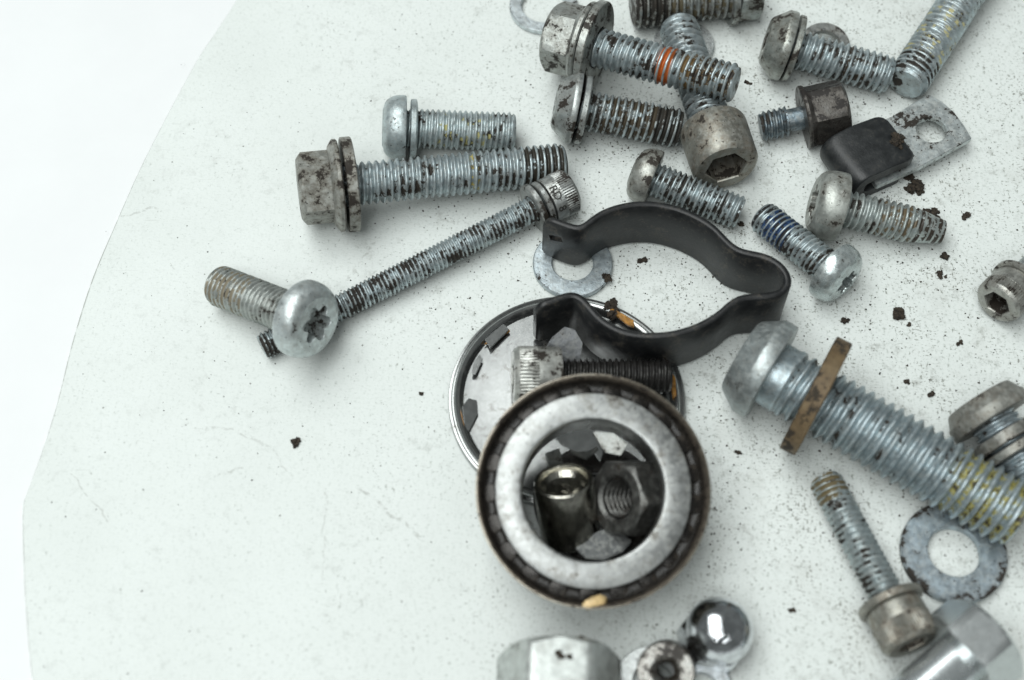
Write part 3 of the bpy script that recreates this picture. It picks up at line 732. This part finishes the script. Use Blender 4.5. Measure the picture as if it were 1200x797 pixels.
# window bars of the cage, proud of its outside
bme = None
for i in range(NR):
    a = 2 * math.pi * (i + 0.5) / NR + 0.07
    t0 = Vector((17.2 * math.cos(a), 17.2 * math.sin(a), -1.8)); t1 = Vector((14.9 * math.cos(a), 14.9 * math.sin(a), -9.4))
    X = (t1 - t0).normalized(); Yv = Vector((-math.sin(a), math.cos(a), 0)); Zv = X.cross(Yv)
    if bme is None:
        L = (t1 - t0).length
        Vb = [(x, y, z) for x in (0, L) for y, z in ((-0.55, -0.35), (0.55, -0.35), (0.4, 0.35), (-0.4, 0.35))]
        Fb = [(0, 1, 2, 3), (7, 6, 5, 4), (0, 4, 5, 1), (1, 5, 6, 2), (2, 6, 7, 3), (3, 7, 4, 0)]
        o = mesh('cage_bar', Vb, Fb, M_CAGE, brg, 0); bme = o.data
        bm = bmesh.new(); bm.from_mesh(bme); bmesh.ops.recalc_face_normals(bm, faces=bm.faces); bm.to_mesh(bme); bm.free()
    else:
        o = bpy.data.objects.new('cage_bar', bme); COL.objects.link(o); o.parent = brg
    o.matrix_local = Matrix.Translation(t0 * U) @ Matrix((X, Yv, Zv)).transposed().to_4x4()

# things inside the bore
def nut(name, label, c, axis, af, k, bore, mat, roll=0, chamfer=True, round_=False, cat='nut'):
    p = P(*c); root = empty(name, p, frame(p, p + Vector(axis), roll)); tag(root, label, cat)
    ap = af / 2; hf = (lambda th: ap) if round_ else hexf(ap); ch = ap * 0.16; h = k / 2
    rings = []
    for u_ in (0.0, 0.25, 0.5, 0.75, 1.0): rings.append((-h + ch * u_, minf(hf, ap * (0.95 + 0.21 * u_))))
    for u_ in (1.0, 0.75, 0.5, 0.25, 0.0): rings.append((h - ch * u_, minf(hf, ap * (0.95 + 0.21 * u_))))
    rb = bore / 2
    rings += [(h, rb + 0.55), (h - 0.5, rb + 0.05), (-h + 0.5, rb + 0.05), (-h, rb + 0.55)]
    V, F, at = lathe(rings, 72, closed=True)
    mesh('nut_body', V, F, mat, root, 32, at)
    # internal thread ridges
    rr = []
    m = int((k - 1.0) / 1.0 * 8)
    for j in range(m + 1):
        x = -h + 0.5 + (k - 1.0) * j / m
        rr.append((x, lambda th, x=x: (rb + 0.02 - 0.45 * abs(((x - th / (2 * math.pi)) % 1.0) * 2 - 1), 0.6)))
    V, F, at = lathe(rr, 40); F = [f[::-1] for f in F]
    mesh('inner_thread', V, F, mat, root, 50, at)
    return root
nut('hex_nut', 'dark oiled hex nut inside the bearing bore, on the right', (742, 583, 7.6), (-0.74, -0.30, 0.60), 11.0, 8.0, 6.4, M_DARKNUT, 0.4)
# bushing
p = P(664, 594, 6.6); ax = Vector((-0.12, 0.50, 0.86)).normalized()
bs = empty('bushing', p, frame(p, p + ax)); tag(bs, 'shiny nickel cylinder with dished end standing inside the bearing bore, on the left', 'bushing')
V, F, at = lathe([(-5.6, 4.4), (-5.2, 4.7), (4.6, 4.7), (5.2, 4.5), (5.3, 4.3), (5.2, 3.95), (4.6, 3.7), (-5.2, 3.7), (-5.6, 4.0)], 72, closed=True)
mesh('sleeve', V, F, M_NICKEL, bs, 40, at)
V, F, at = lathe([(4.4, 3.74), (3.7, 2.9), (3.3, 1.6), (3.2, 0.05)], 48)
mesh('dished_end', V, F, M_NICKEL, bs, 0, at)
# a plain bolt head and a bent shard in the bore
so = P(712, 640, 2)
slip = empty('metal_slip', so); tag(slip, 'flat grey metal piece at the near side of the bearing bore', 'scrap')
flake('plate', [(672, 648), (690, 634), (712, 624), (728, 632), (738, 640), (728, 652), (705, 662), (685, 660)], 2.0, 1.2, plated('grey_slip', (0.11, 0.115, 0.115), 0.06, 0.2, 0.4), slip, so, (0.3, 0.1), 0.15)
gk = P(700, 590, 1.4)
V, F, at = ring_mesh(-0.6, 1.2, 10.2, 5.2, 0, 96, 0.2)
go = mesh('shade_ring', V, F, M_GREASE, None, 35, at); go.matrix_world = Matrix.Translation(gk * U) @ Matrix.Rotation(-math.pi / 2, 4, 'Y')  # added black ring, stands in for the shade on the bore floor
tag(go, 'added black ring under the nuts, darkening the floor of the bearing bore', 'shade_ring')
shard = empty('metal_shard', P(690, 520, 3)); tag(shard, 'torn shiny metal shard at the back of the bearing bore', 'scrap')
so = P(690, 520, 3)
for pix, z, ln in (([(640, 512), (665, 503), (690, 505), (706, 520), (700, 540), (690, 528), (672, 530), (655, 524)], 4.5, (0.3, 0.4)),
                   ([(698, 506), (722, 508), (738, 520), (730, 532), (712, 528)], 5.5, (-0.4, 0.5)),
                   ([(668, 525), (700, 520), (708, 545), (694, 556), (676, 545)], 3.2, (0.9, -0.4)),
                   ([(628, 535), (645, 528), (652, 545), (636, 556)], 3.0, (0.9, 0.5))):
    flake('shard_piece', pix, z, 0.5, M_PLATE if z == 4.5 else M_BORE, shard, so, ln, 0.1)
# amber chip caught at the near edge of the bearing
so = P(698, 706, 10)
chip = empty('sealant_chip', so); tag(chip, 'pale amber chip stuck on the near rim of the bearing', 'chip')
bm = bmesh.new(); bmesh.ops.create_icosphere(bm, subdivisions=3, radius=1.0)
for v_ in bm.verts:
    v_.co *= 1 + 0.25 * mnoise.noise(v_.co * 1.5)
    v_.co *= 1 + 0.2 * mnoise.noise(v_.co * 4); v_.co = Vector((v_.co.x * 2.0, v_.co.y * 0.9, v_.co.z * 0.5))
Vv = [tuple(v_.co) for v_ in bm.verts]; Ff = [[q.index for q in f.verts] for f in bm.faces]; bm.free()
ch_o = mesh('chip_body', Vv, Ff, M_BONE, chip, 60); ch_o.rotation_euler = (0.2, 0.1, 0.35)

# ------------------------------------------------------------------ cap nut and the things along the bottom edge
p = P(833, 752, 0)
cn = empty('cap_nut', p, Matrix.Rotation(0.12, 3, 'Y') @ Matrix.Rotation(0.35, 3, 'Z')); tag(cn, 'polished chrome domed cap nut near the bottom edge', 'nut')
hf = hexf(4.95)
rings = [(0.0, 4.6)] + [(0.15 + 0.7 * q, minf(hf, 4.95 * (0.95 + 0.21 * q))) for q in (0, 0.5, 1.0)] + [(3.6 + 0.9 * q, minf(hf, 4.95 * (1.16 - 0.18 * q))) for q in (0, 0.33, 0.66, 1.0)] + [(4.55, 4.95)]
V, F, at = lz(rings, 72, cap0=True); ob = mesh('hex_base', V, F, M_CHROME, cn, 32, at)
bm = bmesh.new(); bm.from_mesh(ob.data); bmesh.ops.recalc_face_normals(bm, faces=bm.faces); bm.to_mesh(ob.data); bm.free()
rings = [(4.5, 4.95), (5.2, 5.15)] + [(5.4 + 4.9 * math.sin(q), max(0.02, 5.15 * math.cos(q))) for q in [i * math.pi / 2 / 16 for i in range(17)]]
lmesh('dome', rings, M_CHROME, cn, 72, 60)
nut('hex_nut', 'large pale hex nut cropped by the bottom edge, dirt blobs on it', (655, 806, 8.2), (0.02, 1, 0), 15.8, 11.0, 9.6, plated('pale_nut', (0.52, 0.55, 0.53), 0.10, 0.35, 0.36, 0.7, (), 0.25, bump=0.15), math.pi / 6)
washer('pale washer beside the large hex nut at the bottom edge', (765, 800, 0.8), 5.6, 3.0, 1.4, plated('pale_bottom_washer', (0.66, 0.69, 0.68), 0.06, 0.1, 0.4))
nut('round_nut', 'dark greasy round nut against the chrome cap nut at the bottom edge', (781, 785, 4.6), (-0.15, -0.35, 0.92), 8.6, 6.2, 3.4, plated('dark_round_nut', (0.20, 0.20, 0.19), 0.70, 0.5, 0.25, 0.9), 0, round_=True)
washer('pale washer under the near side of the chrome cap nut', (822, 808, 0.7), 4.6, 2.4, 1.3, plated('pale_corner_washer', (0.64, 0.68, 0.70), 0.06, 0.1, 0.4))

# ------------------------------------------------------------------ dirt
def crumb_mesh(r, seed, lobes=5):
    q = random.Random(seed); bm = bmesh.new()
    for k in range(lobes):
        s = r * q.uniform(0.35, 0.7)
        off = Vector((q.gauss(0, 0.55), q.gauss(0, 0.4), 0)) * r
        ret = bmesh.ops.create_icosphere(bm, subdivisions=3, radius=s)
        for v_ in ret['verts']:
            c0 = v_.co * (1.0 / r) + Vector((seed * 3.1, k * 2.7, 0))
            v_.co *= 1 + 0.75 * mnoise.noise(c0 * 2.0) + 0.55 * mnoise.noise(c0 * 5.0) + 0.3 * mnoise.noise(c0 * 11.0)
            v_.co.z *= 0.7; v_.co += off + Vector((0, 0, s * 0.45))
    V = [tuple(v_.co) for v_ in bm.verts]; F = [[x.index for x in f.verts] for f in bm.faces]; bm.free()
    return V, F
crumbs = [((1075, 221), 1.7, 'largest black dirt crumb, beside the black rubber sleeve', 0), ((1066, 208), 1.0, 'upright dirt crumb just left of the largest crumb', 0),
          ((1131, 255), 0.95, 'dirt crumb right of the thread cutting bolt', 0), ((1105, 300), 0.95, 'brown dirt crumb below the tip of the thread cutting bolt', 0),
          ((1102, 324), 0.75, 'small dirt crumb midway between tapping bolt tip and edge screw', 0), ((1054, 368), 1.2, 'dirt crumb below the dome of the blue thread lock bolt', 0),
          ((1065, 381), 0.6, 'tiny dirt crumb at lower right of a bigger crumb', 0), ((990, 375), 0.8, 'dirt crumb directly below the blue thread lock bolt head', 0),
          ((753, 306), 0.75, 'dirt crumb lying inside the curve of the black clip', 0), ((713, 326), 0.8, 'dirt crumb on the right rim of the flat zinc washer', 1.1),
          ((1125, 402), 0.6, 'lone dirt crumb above the dull head at right edge', 0), ((1091, 461), 0.7, 'oval dirt crumb left of the dull grey bolt head', 0),
          ((1062, 447), 0.6, 'brown dirt crumb above the middle of the very large bolt', 0), ((868, 264), 0.6, 'dirt crumb at the tip of the small centre bolt', 0),
          ((346, 519), 0.75, 'lone black dirt crumb on the empty left half of the board', 0), ((495, 461), 0.5, 'dirt crumb left of the thin metal cap', 0),
          ((877, 98), 0.6, 'dirt crumb hanging at the tip of the orange marked bolt', 11.5), ((684, 752), 1.1, 'dark dirt blob on the top edge of the large nut', 14.9), ((657, 768), 0.9, 'dark dirt blob on the upper face of the large nut', 16.0),
          ((1050, 165), 1.3, 'brown dirt patch on top of the black rubber sleeve', 6.8), ((928, 716), 0.5, 'lone dirt crumb right of the chrome cap nut', 0),
          ((865, 531), 0.5, 'small dirt crumb right of the bearing', 0), ((716, 362), 1.3, 'dark brown dirt clump on the rim of the thin metal cap', 1.6),
          ((1090, 258), 1.6, 'flaky brown dirt clinging above the tapered bolt tip', 3.0)]
for i, ((x, y), r, lab, z) in enumerate(crumbs):
    V, F = crumb_mesh(r * 0.86, i + 1, 5 if r < 1.2 else 9)
    o = mesh('dirt_crumb', V, F, M_DIRT, None, 60); o.location = P(x, y, z) * U; o.rotation_euler[2] = rnd.uniform(0, 6)
    tag(o, lab, 'dirt', 'crumbs of dirt among the parts')
# fine grit nobody could count
V = []; F = []
q = random.Random(3)
tet = [(1, 0, -0.3), (-0.5, 0.87, -0.3), (-0.5, -0.87, -0.3), (0.1, 0.05, 0.75), (0.5, -0.6, 0.4)]
tf = [(0, 1, 3), (1, 2, 3), (2, 4, 3), (4, 0, 3), (0, 4, 2), (0, 2, 1)]
hot = [P(x, y) for x, y in ((700, 210), (1060, 230), (1010, 380), (950, 440), (700, 330), (880, 500), (1130, 650), (1080, 420), (900, 180), (560, 300), (350, 420), (800, 60))]
cnt = 0
lines = [((350, 250), (660, 225)), ((390, 380), (640, 250)), ((650, 165), (800, 170)), ((740, 230), (870, 270)), ((890, 280), (990, 350)), ((950, 285), (1110, 300)),
         ((960, 225), (1140, 190)), ((900, 110), (1040, 115)), ((640, 90), (860, 130)), ((850, 490), (1190, 650)), ((960, 570), (1060, 770)), ((640, 300), (920, 350)), ((830, 520), (840, 660))]
lines = [(P(*a_), P(*b_)) for a_, b_ in lines]
while cnt < 7000:
    k_ = q.random()
    if k_ < 0.34:
        c = q.choice(hot); x = q.gauss(c.x, 14); y = q.gauss(c.y, 11)
    elif k_ < 0.72:
        a_, b_ = q.choice(lines); c = a_.lerp(b_, q.random()); x = q.gauss(c.x, 3.2); y = q.gauss(c.y, 3.0)
    else:
        x = q.uniform(-75, 115); y = q.uniform(-75, 90)
        if q.random() > 0.25 + 0.75 * (x + 75) / 190: continue
    r = 0.04 + 0.20 * q.random() ** 4
    if x < -20: r *= 0.75
    a = q.uniform(0, 6.28); b0 = len(V); el = q.uniform(0.6, 1.5)
    for (tx, ty, tz) in tet:
        X = tx * r * el; Y = ty * r
        V.append((x + X * math.cos(a) - Y * math.sin(a), y + X * math.sin(a) + Y * math.cos(a), 0.02 + (tz + 0.3) * r))
    F += [tuple(b0 + k for k in f) for f in tf]; cnt += 1
o = mesh('grit', V, F, M_DIRT, None, 0)
tag(o, 'fine dark grit and rust dust scattered over the white board', 'grit', kind='stuff')
